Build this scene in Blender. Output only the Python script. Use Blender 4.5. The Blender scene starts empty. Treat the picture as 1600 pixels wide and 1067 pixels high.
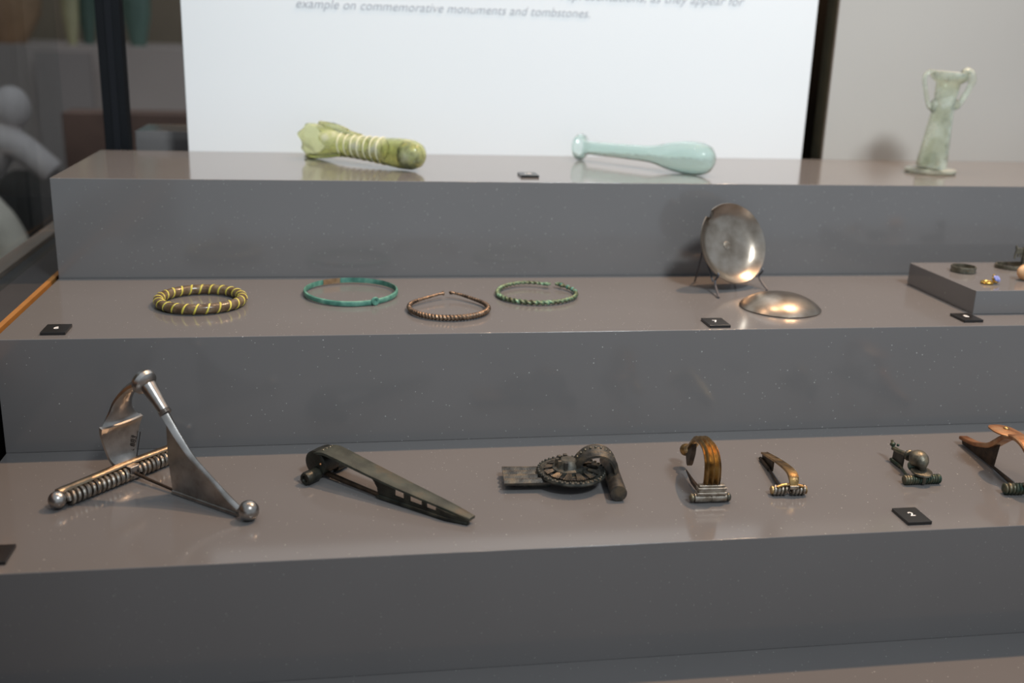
import bpy, bmesh, math, random
from math import sin, cos, pi, radians, sqrt, atan2
from mathutils import Vector, Matrix, Euler

random.seed(7)
scene = bpy.context.scene
COL = scene.collection

# ------------------------------------------------------------------ camera
cam_data = bpy.data.cameras.new('camera')
cam = bpy.data.objects.new('camera', cam_data)
COL.objects.link(cam)
cam.location = (0.28052, -0.88217, 0.35898)
cam.rotation_euler = (1.28039, -0.03146, -0.15858)
cam_data.sensor_fit = 'HORIZONTAL'
cam_data.sensor_width = 36.0
cam_data.lens = 1648.99 / 1600 * 36.0
cam_data.clip_start = 0.01
cam_data.dof.use_dof = True
cam_data.dof.focus_distance = 0.90
cam_data.dof.aperture_fstop = 4.2
scene.camera = cam

# ------------------------------------------------------------------ world, lights, exposure
world = bpy.data.worlds.new('gallery_ambient')
scene.world = world
world.use_nodes = True
wn = world.node_tree.nodes
wn['Background'].inputs[0].default_value = (0.80, 0.90, 1.0, 1)
wn['Background'].inputs[1].default_value = 0.58

def spot(name, loc, target, power, color, size=60, radius=0.02, blend=0.6):
    d = bpy.data.lights.new(name, 'SPOT')
    d.energy = power; d.color = color; d.spot_size = radians(size); d.spot_blend = blend
    d.shadow_soft_size = radius
    o = bpy.data.objects.new(name, d)
    COL.objects.link(o)
    o.location = loc
    o.rotation_euler = (Vector(target) - Vector(loc)).to_track_quat('-Z', 'Y').to_euler()
    return o

WARM = (1.0, 0.64, 0.38)
spot('case_spotlight', (1.25, 0.36, 1.75), (0.70, 0.05, 0.05), 98, WARM, 75)
spot('case_spotlight', (0.62, 0.34, 1.75), (0.60, 0.05, 0.05), 20, WARM, 70)
spot('case_spotlight', (-0.02, 0.34, 1.75), (0.30, 0.05, 0.05), 10, WARM, 70)
spot('gallery_spotlight', (1.15, -1.7, 2.2), (0.60, 0.45, 0.42), 268, (0.88, 0.96, 1.0), 44, 0.22, 1.0)

scene.cycles.caustics_reflective = False

vs = scene.view_settings
vs.view_transform = 'Standard'
vs.look = 'None'
vs.gamma = 1.0
vs.use_curve_mapping = False
vs.exposure = 0.0

# ------------------------------------------------------------------ pixel helpers (photo is 1600 x 1067)
CM = Euler(cam.rotation_euler, 'XYZ').to_matrix()
CP = Vector(cam.location)
def ray(u, v): return CM @ Vector(((u - 800) / 1648.99, (533.5 - v) / 1648.99, -1))
def atz(u, v, z):
    d = ray(u, v); return CP + d * ((z - CP.z) / d.z)
def aty(u, v, y):
    d = ray(u, v); return CP + d * ((y - CP.y) / d.y)

# ------------------------------------------------------------------ materials
def new_mat(name):
    m = bpy.data.materials.new(name); m.use_nodes = True
    nt = m.node_tree
    return m, nt, nt.nodes['Principled BSDF']

def noise_mix(nt, colors, scale, detail=4, lo=0.4, hi=0.6, coord='Object', distort=0.0):
    tc = nt.nodes.new('ShaderNodeTexCoord')
    n = nt.nodes.new('ShaderNodeTexNoise')
    n.inputs['Scale'].default_value = scale; n.inputs['Detail'].default_value = detail
    n.inputs['Distortion'].default_value = distort
    nt.links.new(tc.outputs[coord], n.inputs['Vector'])
    r = nt.nodes.new('ShaderNodeValToRGB')
    e = r.color_ramp.elements
    e[0].position = lo; e[0].color = (*colors[0], 1)
    e[1].position = hi; e[1].color = (*colors[-1], 1)
    for i, c in enumerate(colors[1:-1]):
        k = e.new(lo + (hi - lo) * (i + 1) / (len(colors) - 1)); k.color = (*c, 1)
    nt.links.new(n.outputs['Fac'], r.inputs['Fac'])
    return r, n, tc

def bump(nt, bsdf, scale, strength, dist=0.0005):
    tc = nt.nodes.new('ShaderNodeTexCoord')
    n = nt.nodes.new('ShaderNodeTexNoise'); n.inputs['Scale'].default_value = scale; n.inputs['Detail'].default_value = 5
    nt.links.new(tc.outputs['Object'], n.inputs['Vector'])
    b = nt.nodes.new('ShaderNodeBump'); b.inputs['Strength'].default_value = strength; b.inputs['Distance'].default_value = dist
    nt.links.new(n.outputs['Fac'], b.inputs['Height'])
    nt.links.new(b.outputs['Normal'], bsdf.inputs['Normal'])

def simple(name, color, rough=0.5, metal=0.0, var=0.0, scale=60, bumps=None, spec=0.5):
    m, nt, b = new_mat(name)
    b.inputs['Roughness'].default_value = rough
    b.inputs['Metallic'].default_value = metal
    b.inputs['Specular IOR Level'].default_value = spec
    if var:
        c0 = tuple(max(0, c * (1 - var)) for c in color); c1 = tuple(min(1, c * (1 + var)) for c in color)
        r, _, _ = noise_mix(nt, [c0, color, c1], scale, 5, 0.3, 0.7)
        nt.links.new(r.outputs['Color'], b.inputs['Base Color'])
    else:
        b.inputs['Base Color'].default_value = (*color, 1)
    if bumps: bump(nt, b, *bumps)
    return m

def patina(name, colors, scale, rough, metal, lo=0.35, hi=0.65, bumps=(900, 0.5, 0.0004)):
    m, nt, b = new_mat(name)
    r, n, _ = noise_mix(nt, colors, scale, 6, lo, hi)
    nt.links.new(r.outputs['Color'], b.inputs['Base Color'])
    b.inputs['Roughness'].default_value = rough
    b.inputs['Metallic'].default_value = metal
    if bumps: bump(nt, b, *bumps)
    return m

def solid_surface(name, color):
    m, nt, b = new_mat(name)
    tc = nt.nodes.new('ShaderNodeTexCoord')
    def speck(scale, thr, rad):
        v = nt.nodes.new('ShaderNodeTexVoronoi'); v.inputs['Scale'].default_value = scale
        nt.links.new(tc.outputs['Object'], v.inputs['Vector'])
        sep = nt.nodes.new('ShaderNodeSeparateColor')
        nt.links.new(v.outputs['Color'], sep.inputs[0])
        g = nt.nodes.new('ShaderNodeMath'); g.operation = 'GREATER_THAN'; g.inputs[1].default_value = thr
        nt.links.new(sep.outputs[0], g.inputs[0])
        l = nt.nodes.new('ShaderNodeMath'); l.operation = 'LESS_THAN'; l.inputs[1].default_value = rad
        nt.links.new(v.outputs['Distance'], l.inputs[0])
        x = nt.nodes.new('ShaderNodeMath'); x.operation = 'MULTIPLY'
        nt.links.new(g.outputs[0], x.inputs[0]); nt.links.new(l.outputs[0], x.inputs[1])
        x2 = nt.nodes.new('ShaderNodeMath'); x2.operation = 'MULTIPLY'
        nt.links.new(x.outputs[0], x2.inputs[0]); nt.links.new(sep.outputs[1], x2.inputs[1])
        return x2
    a = speck(150, 0.74, 0.085); c = speck(330, 0.80, 0.13)
    mx = nt.nodes.new('ShaderNodeMath'); mx.operation = 'MAXIMUM'
    nt.links.new(a.outputs[0], mx.inputs[0]); nt.links.new(c.outputs[0], mx.inputs[1])
    n = nt.nodes.new('ShaderNodeTexNoise'); n.inputs['Scale'].default_value = 9; n.inputs['Detail'].default_value = 3
    nt.links.new(tc.outputs['Object'], n.inputs['Vector'])
    base = nt.nodes.new('ShaderNodeMix'); base.data_type = 'RGBA'
    base.inputs[6].default_value = (*[k * 0.94 for k in color], 1); base.inputs[7].default_value = (*[k * 1.06 for k in color], 1)
    nt.links.new(n.outputs['Fac'], base.inputs[0])
    mix = nt.nodes.new('ShaderNodeMix'); mix.data_type = 'RGBA'
    nt.links.new(mx.outputs[0], mix.inputs[0])
    nt.links.new(base.outputs[2], mix.inputs[6])
    mix.inputs[7].default_value = (0.46, 0.45, 0.43, 1)
    nt.links.new(mix.outputs[2], b.inputs['Base Color'])
    b.inputs['Roughness'].default_value = 0.12
    b.inputs['Specular IOR Level'].default_value = 0.5
    return m

def glass_mat(name, color, rough=0.08, trans=0.8, weather=None, scale=60):
    m, nt, b = new_mat(name)
    b.inputs['Base Color'].default_value = (*color, 1)
    b.inputs['Roughness'].default_value = rough
    b.inputs['Transmission Weight'].default_value = trans
    b.inputs['IOR'].default_value = 1.45
    if weather:
        r, n, _ = noise_mix(nt, [color, color, weather], scale, 5, 0.45, 0.72)
        nt.links.new(r.outputs['Color'], b.inputs['Base Color'])
        mp = nt.nodes.new('ShaderNodeMapRange')
        mp.inputs[1].default_value = 0.45; mp.inputs[2].default_value = 0.7
        mp.inputs[3].default_value = trans; mp.inputs[4].default_value = trans * 0.45
        nt.links.new(n.outputs['Fac'], mp.inputs[0])
        nt.links.new(mp.outputs[0], b.inputs['Transmission Weight'])
    bump(nt, b, 150, 0.25, 0.0008)
    return m

M = {}
M['step'] = solid_surface('speckled_grey_solid_surface', (0.162, 0.153, 0.150))
M['white_panel'] = simple('white_printed_panel', (0.86, 0.87, 0.87), 0.35, 0, 0.01, 3)
M['ink'] = simple('grey_ink', (0.42, 0.43, 0.46), 0.7)
M['beige'] = simple('beige_board', (0.46, 0.435, 0.40), 0.7, 0, 0.03, 3)
M['olive_edge'] = simple('olive_board_edge', (0.10, 0.09, 0.055), 0.8, 0, 0.1, 40)
M['dark_back'] = simple('dark_brown_backing', (0.020, 0.015, 0.010), 0.8, 0, 0.1, 5)
M['black_metal'] = simple('black_powder_coat', (0.005, 0.006, 0.008), 0.6, 0, 0.1, 30, None, 0.2)
M['rail'] = simple('dark_grey_rail', (0.035, 0.034, 0.036), 0.55, 0, 0.1, 20)
M['seal'] = simple('dark_rubber', (0.009, 0.010, 0.013), 0.7, spec=0.2)
M['lip'] = simple('taupe_lip', (0.20, 0.16, 0.135), 0.6, 0, 0.1, 20)
M['warm_lit_strip'] = simple('amber_lit_edge', (0.45, 0.20, 0.05), 0.5, 0.3, 0.1, 40)  # amber colour stands in for warm light caught along the edge
M['tag'] = simple('black_acrylic', (0.012, 0.011, 0.011), 0.28, 0, 0.1, 60)
M['tag_ink'] = simple('white_numeral', (0.85, 0.84, 0.82), 0.6)
M['silver'] = patina('tarnished_silver', [(0.26, 0.24, 0.22), (0.38, 0.36, 0.34), (0.48, 0.46, 0.44)], 70, 0.30, 1.0, 0.3, 0.7, (500, 0.25, 0.0003))
M['silver_coil'] = patina('worn_silver_wire', [(0.18, 0.155, 0.13), (0.36, 0.33, 0.29)], 120, 0.34, 1.0)
M['gilt_bar'] = patina('tan_silver_bar', [(0.22, 0.17, 0.12), (0.34, 0.27, 0.19)], 80, 0.36, 1.0)
M['dark_bronze'] = patina('dark_green_bronze', [(0.010, 0.010, 0.008), (0.022, 0.023, 0.018), (0.040, 0.040, 0.030)], 90, 0.34, 0.35)
M['bow_bronze'] = patina('grey_green_bronze', [(0.040, 0.043, 0.034), (0.064, 0.069, 0.053), (0.095, 0.078, 0.052)], 60, 0.50, 0.3)
M['brown_bronze'] = patina('grey_brown_bronze', [(0.030, 0.027, 0.023), (0.066, 0.057, 0.046), (0.125, 0.095, 0.062)], 130, 0.42, 0.5)
M['disc_bronze'] = patina('dark_grey_bronze', [(0.022, 0.023, 0.020), (0.055, 0.055, 0.046), (0.10, 0.09, 0.07)], 150, 0.48, 0.4)
M['gold_bronze'] = patina('golden_bronze', [(0.16, 0.10, 0.045), (0.42, 0.26, 0.10), (0.50, 0.36, 0.18)], 80, 0.34, 0.9)
M['tin_bronze'] = patina('tinned_bronze', [(0.20, 0.16, 0.12), (0.45, 0.40, 0.34)], 160, 0.35, 0.9)
M['dark_pin'] = patina('dark_brown_bronze', [(0.030, 0.020, 0.014), (0.075, 0.048, 0.030)], 150, 0.45, 0.6)
M['green_bronze'] = patina('green_patina_bronze', [(0.015, 0.050, 0.038), (0.060, 0.070, 0.045), (0.16, 0.14, 0.09)], 110, 0.40, 0.5, 0.35, 0.62)
M['olive_bronze'] = patina('olive_bronze', [(0.07, 0.065, 0.05), (0.16, 0.145, 0.11), (0.26, 0.21, 0.13)], 110, 0.36, 0.7)
M['copper'] = patina('copper_brown', [(0.26, 0.11, 0.045), (0.46, 0.22, 0.10), (0.55, 0.33, 0.18)], 70, 0.40, 0.75)
M['verdigris'] = patina('verdigris', [(0.032, 0.125, 0.095), (0.075, 0.225, 0.172), (0.15, 0.33, 0.25)], 90, 0.6, 0.0)
M['brown_wear'] = patina('brown_wear', [(0.20, 0.12, 0.06), (0.34, 0.22, 0.12)], 150, 0.5, 0.3)
M['twist_brown'] = patina('brown_twisted_bronze', [(0.05, 0.035, 0.025), (0.16, 0.11, 0.075), (0.30, 0.20, 0.13)], 160, 0.40, 0.7)
M['twist_green'] = patina('green_twisted_bronze', [(0.06, 0.045, 0.020), (0.12, 0.16, 0.09), (0.20, 0.34, 0.22)], 100, 0.45, 0.4)
M['brown_glass'] = patina('brown_olive_glass', [(0.055, 0.032, 0.018), (0.13, 0.085, 0.045), (0.20, 0.16, 0.10)], 120, 0.22, 0.0, 0.3, 0.7, (500, 0.2, 0.0003))
M['yellow_glass'] = patina('yellow_glass_trail', [(0.46, 0.40, 0.05), (0.74, 0.65, 0.11)], 150, 0.3, 0.0)
M['pewter'] = patina('polished_pewter', [(0.22, 0.18, 0.14), (0.35, 0.30, 0.25), (0.44, 0.39, 0.34)], 45, 0.30, 1.0, 0.3, 0.7, (120, 0.10, 0.0006))
M['stand'] = simple('grey_stand_metal', (0.085, 0.085, 0.095), 0.5, 0.3, 0.05, 60)
M['ring_bronze'] = patina('grey_green_ring', [(0.085, 0.082, 0.060), (0.22, 0.20, 0.15)], 200, 0.38, 0.7)
M['gold'] = patina('gold', [(0.55, 0.32, 0.06), (0.75, 0.50, 0.14)], 200, 0.25, 1.0)
M['blue_gem'] = simple('blue_glass_gem', (0.22, 0.25, 0.55), 0.06, 0, 0.7, 400)
M['peach_gem'] = patina('peach_gem', [(0.70, 0.36, 0.16), (0.80, 0.56, 0.34)], 90, 0.25, 0.0, bumps=None)
M['olive_glass'] = glass_mat('olive_green_glass', (0.78, 0.80, 0.45), 0.05, 0.95, (0.80, 0.80, 0.66), 40)
M['trail_glass'] = simple('cream_glass_thread', (0.72, 0.70, 0.50), 0.3)
M['iridescent'] = patina('weathered_glass', [(0.10, 0.11, 0.06), (0.42, 0.46, 0.42), (0.70, 0.66, 0.52)], 130, 0.25, 0.0, 0.38, 0.62)
M['aqua_glass'] = glass_mat('pale_aqua_glass', (0.82, 0.94, 0.905), 0.03, 0.96)
M['pale_glass'] = glass_mat('pale_green_glass', (0.88, 0.92, 0.80), 0.06, 0.94, (0.82, 0.83, 0.72), 40)
M['floor'] = simple('gallery_floor', (0.055, 0.045, 0.040), 0.5, 0, 0.15, 2)
M['gallery_wall'] = simple('gallery_wall_paint', (0.26, 0.205, 0.145), 0.9, 0, 0.15, 1.5)
M['gallery_plinth'] = simple('gallery_plinth_grey', (0.36, 0.30, 0.27), 0.8, 0, 0.08, 2)
M['gallery_dark'] = simple('gallery_dark_board', (0.24, 0.205, 0.19), 0.8, 0, 0.08, 3)
M['dark_base'] = simple('dark_wood_base', (0.012, 0.010, 0.009), 0.6, 0, 0.2, 10)
M['red_wood'] = simple('red_brown_base', (0.20, 0.12, 0.09), 0.6, 0, 0.2, 10)
M['marble'] = simple('greyed_marble', (0.55, 0.48, 0.46), 0.6, 0, 0.15, 12)
M['warm_marble'] = simple('warm_marble', (0.62, 0.55, 0.46), 0.6, 0, 0.15, 12)
M['green_vase'] = simple('dark_green_glaze', (0.10, 0.16, 0.13), 0.4, 0, 0.2, 10)
M['olive_vase'] = simple('olive_glaze', (0.36, 0.33, 0.19), 0.5, 0, 0.2, 10)
M['terracotta'] = simple('terracotta', (0.38, 0.22, 0.12), 0.7, 0, 0.2, 10)

def pane_material():
    m = bpy.data.materials.new('clear_pane'); m.use_nodes = True
    nt = m.node_tree; nt.nodes.clear()
    out = nt.nodes.new('ShaderNodeOutputMaterial')
    tr = nt.nodes.new('ShaderNodeBsdfTransparent'); tr.inputs[0].default_value = (0.93, 0.95, 0.95, 1)
    gl = nt.nodes.new('ShaderNodeBsdfGlossy'); gl.inputs['Roughness'].default_value = 0.02
    lw = nt.nodes.new('ShaderNodeLayerWeight'); lw.inputs[0].default_value = 0.5
    fr = nt.nodes.new('ShaderNodeMath'); fr.operation = 'POWER'; fr.inputs[1].default_value = 6.0
    nt.links.new(lw.outputs['Facing'], fr.inputs[0])
    mx = nt.nodes.new('ShaderNodeMixShader')
    nt.links.new(fr.outputs[0], mx.inputs[0]); nt.links.new(tr.outputs[0], mx.inputs[1]); nt.links.new(gl.outputs[0], mx.inputs[2])
    nt.links.new(mx.outputs[0], out.inputs[0])
    return m
M['pane'] = pane_material()

# ------------------------------------------------------------------ object helpers
def tag(o, label=None, cat=None, group=None, kind=None):
    if label: o['label'] = label
    if cat: o['category'] = cat
    if group: o['group'] = group
    if kind: o['kind'] = kind
    return o

def thing(name, label, cat, loc=(0, 0, 0), rz=0.0, group=None):
    o = bpy.data.objects.new(name, None)
    COL.objects.link(o)
    o.empty_display_size = 0.02
    o.location = loc; o.rotation_euler = (0, 0, rz)
    return tag(o, label, cat, group)

def link_mesh(name, me, mat, parent=None, loc=None, rot=None):
    o = bpy.data.objects.new(name, me)
    COL.objects.link(o)
    if mat is not None: me.materials.append(M[mat])
    if parent: o.parent = parent
    if loc is not None: o.location = loc
    if rot is not None: o.rotation_euler = rot
    return o

def finish(name, bm, mat, parent=None, loc=None, rot=None, sharp=35):
    bmesh.ops.recalc_face_normals(bm, faces=bm.faces)
    me = bpy.data.meshes.new(name)
    bm.to_mesh(me); bm.free()
    for p in me.polygons: p.use_smooth = True
    me.set_sharp_from_angle(angle=radians(sharp))
    return link_mesh(name, me, mat, parent, loc, rot)

def loft_into(bm, rings, closed=False, caps=True):
    vr = [[bm.verts.new(p) for p in r] for r in rings]
    n = len(vr[0]); m = len(vr)
    for i in range(m if closed else m - 1):
        a, b = vr[i], vr[(i + 1) % m]
        for j in range(n):
            bm.faces.new((a[j], a[(j + 1) % n], b[(j + 1) % n], b[j]))
    if caps and not closed:
        bm.faces.new(vr[0][::-1]); bm.faces.new(vr[-1])

def box_into(bm, x0, x1, y0, y1, z0, z1, bev=0.0):
    r = bmesh.ops.create_cube(bm, size=1.0)
    for v in r['verts']:
        v.co = Vector((x0 + (v.co.x + .5) * (x1 - x0), y0 + (v.co.y + .5) * (y1 - y0), z0 + (v.co.z + .5) * (z1 - z0)))
    if bev:
        es = list({e for v in r['verts'] for e in v.link_edges})
        bmesh.ops.bevel(bm, geom=es, offset=bev, segments=2, affect='EDGES', profile=0.5)

def box(name, x0, x1, y0, y1, z0, z1, mat, parent=None, bev=0.0):
    bm = bmesh.new(); box_into(bm, x0, x1, y0, y1, z0, z1, bev)
    o = finish(name, bm, mat, parent, sharp=60 if bev else 30)
    if bev:
        w = o.modifiers.new('weighted_normal', 'WEIGHTED_NORMAL'); w.weight = 100; w.keep_sharp = True
    return o

def frames(path, closed=False, up=None):
    pts = [Vector(p) for p in path]; n = len(pts); out = []
    nrm = None
    for i in range(n):
        if closed: t = pts[(i + 1) % n] - pts[i - 1]
        else: t = pts[min(i + 1, n - 1)] - pts[max(i - 1, 0)]
        t.normalize()
        if up is not None:
            a = Vector(up); a = a - t * a.dot(t)
        elif nrm is None:
            a = Vector((0, 0, 1)); a = a - t * a.dot(t)
            if a.length < 0.1: a = Vector((1, 0, 0)); a = a - t * a.dot(t)
        else: a = nrm - t * nrm.dot(t)
        a.normalize(); nrm = a
        out.append((pts[i], t, a, t.cross(a)))
    return out

def tube_into(bm, path, rad, seg=12, closed=False, up=None, squash=1.0):
    fr = frames(path, closed, up); rings = []
    for i, (p, t, a, b) in enumerate(fr):
        r = rad[i] if isinstance(rad, (list, tuple)) else rad
        rings.append([p + a * (r * squash * cos(2 * pi * j / seg)) + b * (r * sin(2 * pi * j / seg)) for j in range(seg)])
    loft_into(bm, rings, closed)

def tube(name, path, rad, mat, parent=None, seg=12, closed=False, up=None, squash=1.0):
    bm = bmesh.new(); tube_into(bm, path, rad, seg, closed, up, squash)
    return finish(name, bm, mat, parent)

def smooth_path(pts, k=6, closed=False):
    P = [Vector(p) for p in pts]; n = len(P); out = []
    for i in range(n if closed else n - 1):
        p0 = P[i - 1] if (closed or i > 0) else P[0]
        p1 = P[i]; p2 = P[(i + 1) % n]
        p3 = P[(i + 2) % n] if (closed or i + 2 < n) else P[-1]
        for j in range(k):
            t = j / k
            out.append(0.5 * ((2 * p1) + (p2 - p0) * t + (2 * p0 - 5 * p1 + 4 * p2 - p3) * t * t + (3 * p1 - p0 - 3 * p2 + p3) * t ** 3))
    if not closed: out.append(P[-1].copy())
    return out

def lathe_into(bm, prof, origin=(0, 0, 0), axis=(0, 0, 1), seg=24, warp=None):
    ax = Vector(axis).normalized(); q = Vector((0, 0, 1)).rotation_difference(ax); o = Vector(origin)
    rings = []
    for i, (r, l) in enumerate(prof):
        ring = []
        for j in range(seg):
            a = 2 * pi * j / seg
            rr, ll = (r, l) if warp is None else warp(r, l, a, i)
            ring.append(o + q @ Vector((rr * cos(a), rr * sin(a), ll)))
        rings.append(ring)
    loft_into(bm, rings)

def lathe(name, prof, mat, parent=None, origin=(0, 0, 0), axis=(0, 0, 1), seg=24, warp=None, sharp=35):
    bm = bmesh.new(); lathe_into(bm, [(max(r, 1e-5), l) for r, l in prof], origin, axis, seg, warp)
    bmesh.ops.remove_doubles(bm, verts=bm.verts, dist=2e-5)
    return finish(name, bm, mat, parent, sharp=sharp)

def ball_into(bm, c, rx, ry=None, rz=None, u=18, v=12):
    ry = ry or rx; rz = rz or rx
    r = bmesh.ops.create_uvsphere(bm, u_segments=u, v_segments=v, radius=1.0)
    for w in r['verts']: w.co = Vector((c[0] + w.co.x * rx, c[1] + w.co.y * ry, c[2] + w.co.z * rz))

def ball(name, c, rx, mat, parent=None, ry=None, rz=None, u=20, v=14):
    bm = bmesh.new(); ball_into(bm, c, rx, ry, rz, u, v)
    return finish(name, bm, mat, parent, sharp=80)

ROUNDED = [(-1, -.25), (-1, .25), (-.85, .5), (.85, .5), (1, .25), (1, -.25), (.85, -.5), (-.85, -.5)]
def ribbed(n, depth=0.45, per=4):
    top = []
    for i in range(n * per + 1):
        v = -0.94 + 1.88 * i / (n * per)
        ph = (i % per) / per
        top.append((v, 0.5 - depth * (0.5 + 0.5 * cos(2 * pi * ph))))
    return [(-1, -.4), (-1, 0.0)] + top + [(1, 0.0), (1, -.4)]

def band(name, stations, mat, parent=None, prof=ROUNDED, smooth=5, ofs=0.0):
    """band whose centre line runs in the local x-z plane; station = (s, h, half width, thickness), metres"""
    P = smooth_path([(a[0], a[1], 0) for a in stations], smooth)
    W = smooth_path([(a[2], a[3], 0) for a in stations], smooth)
    n = len(P); rings = []
    for i in range(n):
        t = (P[min(i + 1, n - 1)] - P[max(i - 1, 0)]).normalized()
        nx, nz = -t.y, t.x
        rings.append([Vector((P[i].x + nx * w * W[i].y, ofs + v * W[i].x, P[i].y + nz * w * W[i].y)) for v, w in prof])
    bm = bmesh.new(); loft_into(bm, rings)
    return finish(name, bm, mat, parent)

def plate_xz(name, poly, th, mat, parent=None, y=0.0):
    bm = bmesh.new()
    a = [bm.verts.new((p[0], y - th / 2, p[1])) for p in poly]
    b = [bm.verts.new((p[0], y + th / 2, p[1])) for p in poly]
    bm.faces.new(a); bm.faces.new(b[::-1]); n = len(poly)
    for i in range(n): bm.faces.new((a[i], b[i], b[(i + 1) % n], a[(i + 1) % n]))
    return finish(name, bm, mat, parent)

def coil(name, y0, y1, R, wire, turns, mat, parent, x=0.0, z=0.0, seg=8, per=14):
    n = int(turns * per)
    path = [(x + R * cos(2 * pi * i / per), y0 + (y1 - y0) * i / n, z + R * sin(2 * pi * i / per)) for i in range(n + 1)]
    return tube(name, path, wire, mat, parent, seg)

def text_mesh(name, body, mat, parent, width=None, size=0.02, shear=0.0, depth=0.0002, offset=0.0):
    c = bpy.data.curves.new(name, 'FONT')
    c.body = body; c.size = size; c.shear = shear; c.extrude = depth; c.resolution_u = 3; c.offset = offset
    t = bpy.data.objects.new(name + '_curve', c); COL.objects.link(t)
    dg = bpy.context.evaluated_depsgraph_get()
    me = bpy.data.meshes.new_from_object(t.evaluated_get(dg))
    bpy.data.objects.remove(t); bpy.data.curves.remove(c)
    me.name = name
    xs = [v.co.x for v in me.vertices]
    if width:
        k = width / (max(xs) - min(xs)); x0 = min(xs)
        for v in me.vertices: v.co.x = (v.co.x - x0) * k; v.co.y *= k
    else:
        x0 = (max(xs) + min(xs)) / 2; ys = [v.co.y for v in me.vertices]; y0 = (max(ys) + min(ys)) / 2
        for v in me.vertices: v.co.x -= x0; v.co.y -= y0
    me.materials.clear()
    return link_mesh(name, me, mat, parent)

# ------------------------------------------------------------------ the place: gallery shell and display case
Y1, Y3, YB = -0.21135, 0.21701, 0.4545
ZB, Z2, Z3 = -0.09602, 0.10, 0.2015
XR = 1.62
tag(box('floor', -5, 5, -3, 5.2, -1.10, -1.0, 'floor'), kind='structure')
tag(box('wall_back', -5, 5, 3.6, 3.75, -1.0, 2.6, 'gallery_wall'), kind='structure')
tag(box('wall_left_blocker', -2.6, -2.45, -3, 3.6, -1.0, 2.6, 'gallery_wall'), kind='structure')  # unseen wall, added to keep ambient light off the left side

tag(box('display_cabinet', -0.105, XR + 0.1, -0.75, 0.85, -1.0, ZB, 'step', None, 0.0015), 'long speckled grey cabinet under the stepped display', 'cabinet')

tag(box('display_step', 0, XR, Y1, YB, ZB, 0.0, 'step', None, 0.0006), 'speckled grey step carrying the row of brooches', 'display step', 'stepped display plinths')
tag(box('display_step', 0, XR, 0.0, YB, 0.0, Z2, 'step', None, 0.0006), 'speckled grey step carrying the bracelets and pewter dishes', 'display step', 'stepped display plinths')
tag(box('display_step', 0, XR, Y3, YB, Z2, Z3, 'step', None, 0.0006), 'speckled grey topmost step carrying the three glass vessels', 'display step', 'stepped display plinths')

# text panel
PL, PR = 0.10207, 0.88998
panel = tag(box('text_panel', PL, PR, YB + 0.0005, YB + 0.0125, ZB, 1.05, 'white_panel', None, 0.0008), 'tall white text panel standing behind the glass flasks', 'sign')
l2 = text_mesh('lettering', 'example on commemorative monuments and tombstones.', 'ink', panel, width=0.357, shear=0.28, offset=-0.0001)
l2.location = (0.2347, YB + 0.0003, 0.3720); l2.rotation_euler = (pi / 2, 0, 0)
l1 = text_mesh('lettering', 'representations, as they appear for', 'ink', panel, width=0.236, shear=0.28, offset=-0.0001)
l1.location = (0.7907 - 0.236, YB + 0.0003, 0.3925); l1.rotation_euler = (pi / 2, 0, 0)

board = thing('backing_board', 'beige backing board behind the two-handled glass bottle', 'board', (1.3, YB, ZB))
box('front_face', 0.9194 - 1.3, 0.36, 0.0005, 0.006, 0, 1.15, 'beige', board, 0.0005)
box('core', 0.9194 - 1.3, 0.36, 0.006, 0.036, 0, 1.15, 'olive_edge', board)
tag(box('dark_partition', 0.62, XR + 0.1, 0.62, 0.64, ZB, 1.2, 'dark_back'), 'dark brown partition seen in the gap beside the white text panel', 'partition')

rear = tag(box('rear_plinth', 0.0298, 0.60, 0.52, 0.615, ZB, 0.2180, 'step', None, 0.0006), 'small speckled grey plinth tucked behind the white text panel', 'plinth')

post = thing('corner_post', 'black metal corner post of the glass case', 'post', (0.0135, 0.5, ZB))
box('upright', -0.0138, 0.0138, -0.014, 0.014, 0, 1.3, 'black_metal', post, 0.001)
box('seal', -0.003, 0.005, -0.0158, -0.0142, 0, 1.3, 'seal', post)

rail = thing('side_glazing', 'clear glass side of the case on a dark grey rail', 'glass side', (-0.04, 0, ZB))
box('rail', -0.020, 0.0275, -0.70, 0.60, 0, 0.193, 'rail', rail, 0.001)
box('lit_edge_strip', 0.0300, 0.0350, -0.70, 0.60, 0.17, 0.1955, 'warm_lit_strip', rail)  # added sliver, coloured like the warm-lit edge beside the step
box('outer_lip', -0.040, -0.0205, -0.70, 0.60, 0, 0.198, 'lip', rail, 0.001)
box('glass_pane', -0.010, -0.004, -0.20, 0.48, 0.1935, 1.296, 'pane', rail)

# far gallery, seen blurred through the glass
box_f = tag(box('gallery_plinth', -2.4, 2.4, 2.70, 3.4, -1.0, 0.255, 'gallery_plinth'), 'long grey gallery plinth with green and brown vases on top', 'plinth')
tag(box('gallery_board', -0.62, -0.46, 2.60, 2.63, -1.0, 0.24, 'gallery_dark'), 'dark upright board leaning on the long gallery plinth', 'board')
def vase(u, Yv, z, h, r, mat, label):
    p = aty(u, 45, Yv)
    o = lathe('vase', [(0, 0), (r * .5, 0), (r * .9, h * .25), (r, h * .5), (r * .7, h * .75), (r * .4, h * .86), (r * .55, h), (0, h)], mat, None, (0, 0, 0))
    o.location = (p.x, Yv, z); tag(o, label, 'vase', 'vases on the gallery plinth')
vase(112, 2.9, 0.255, 0.34, 0.028, 'olive_vase', 'olive glazed vase on the gallery plinth beside the green vase')
vase(138, 3.02, 0.255, 0.40, 0.034, 'green_vase', 'dark green vase on the gallery plinth between post and olive vase')
vase(215, 2.95, 0.255, 0.40, 0.05, 'green_vase', 'dark green vase on the gallery plinth beside the text panel')
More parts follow.
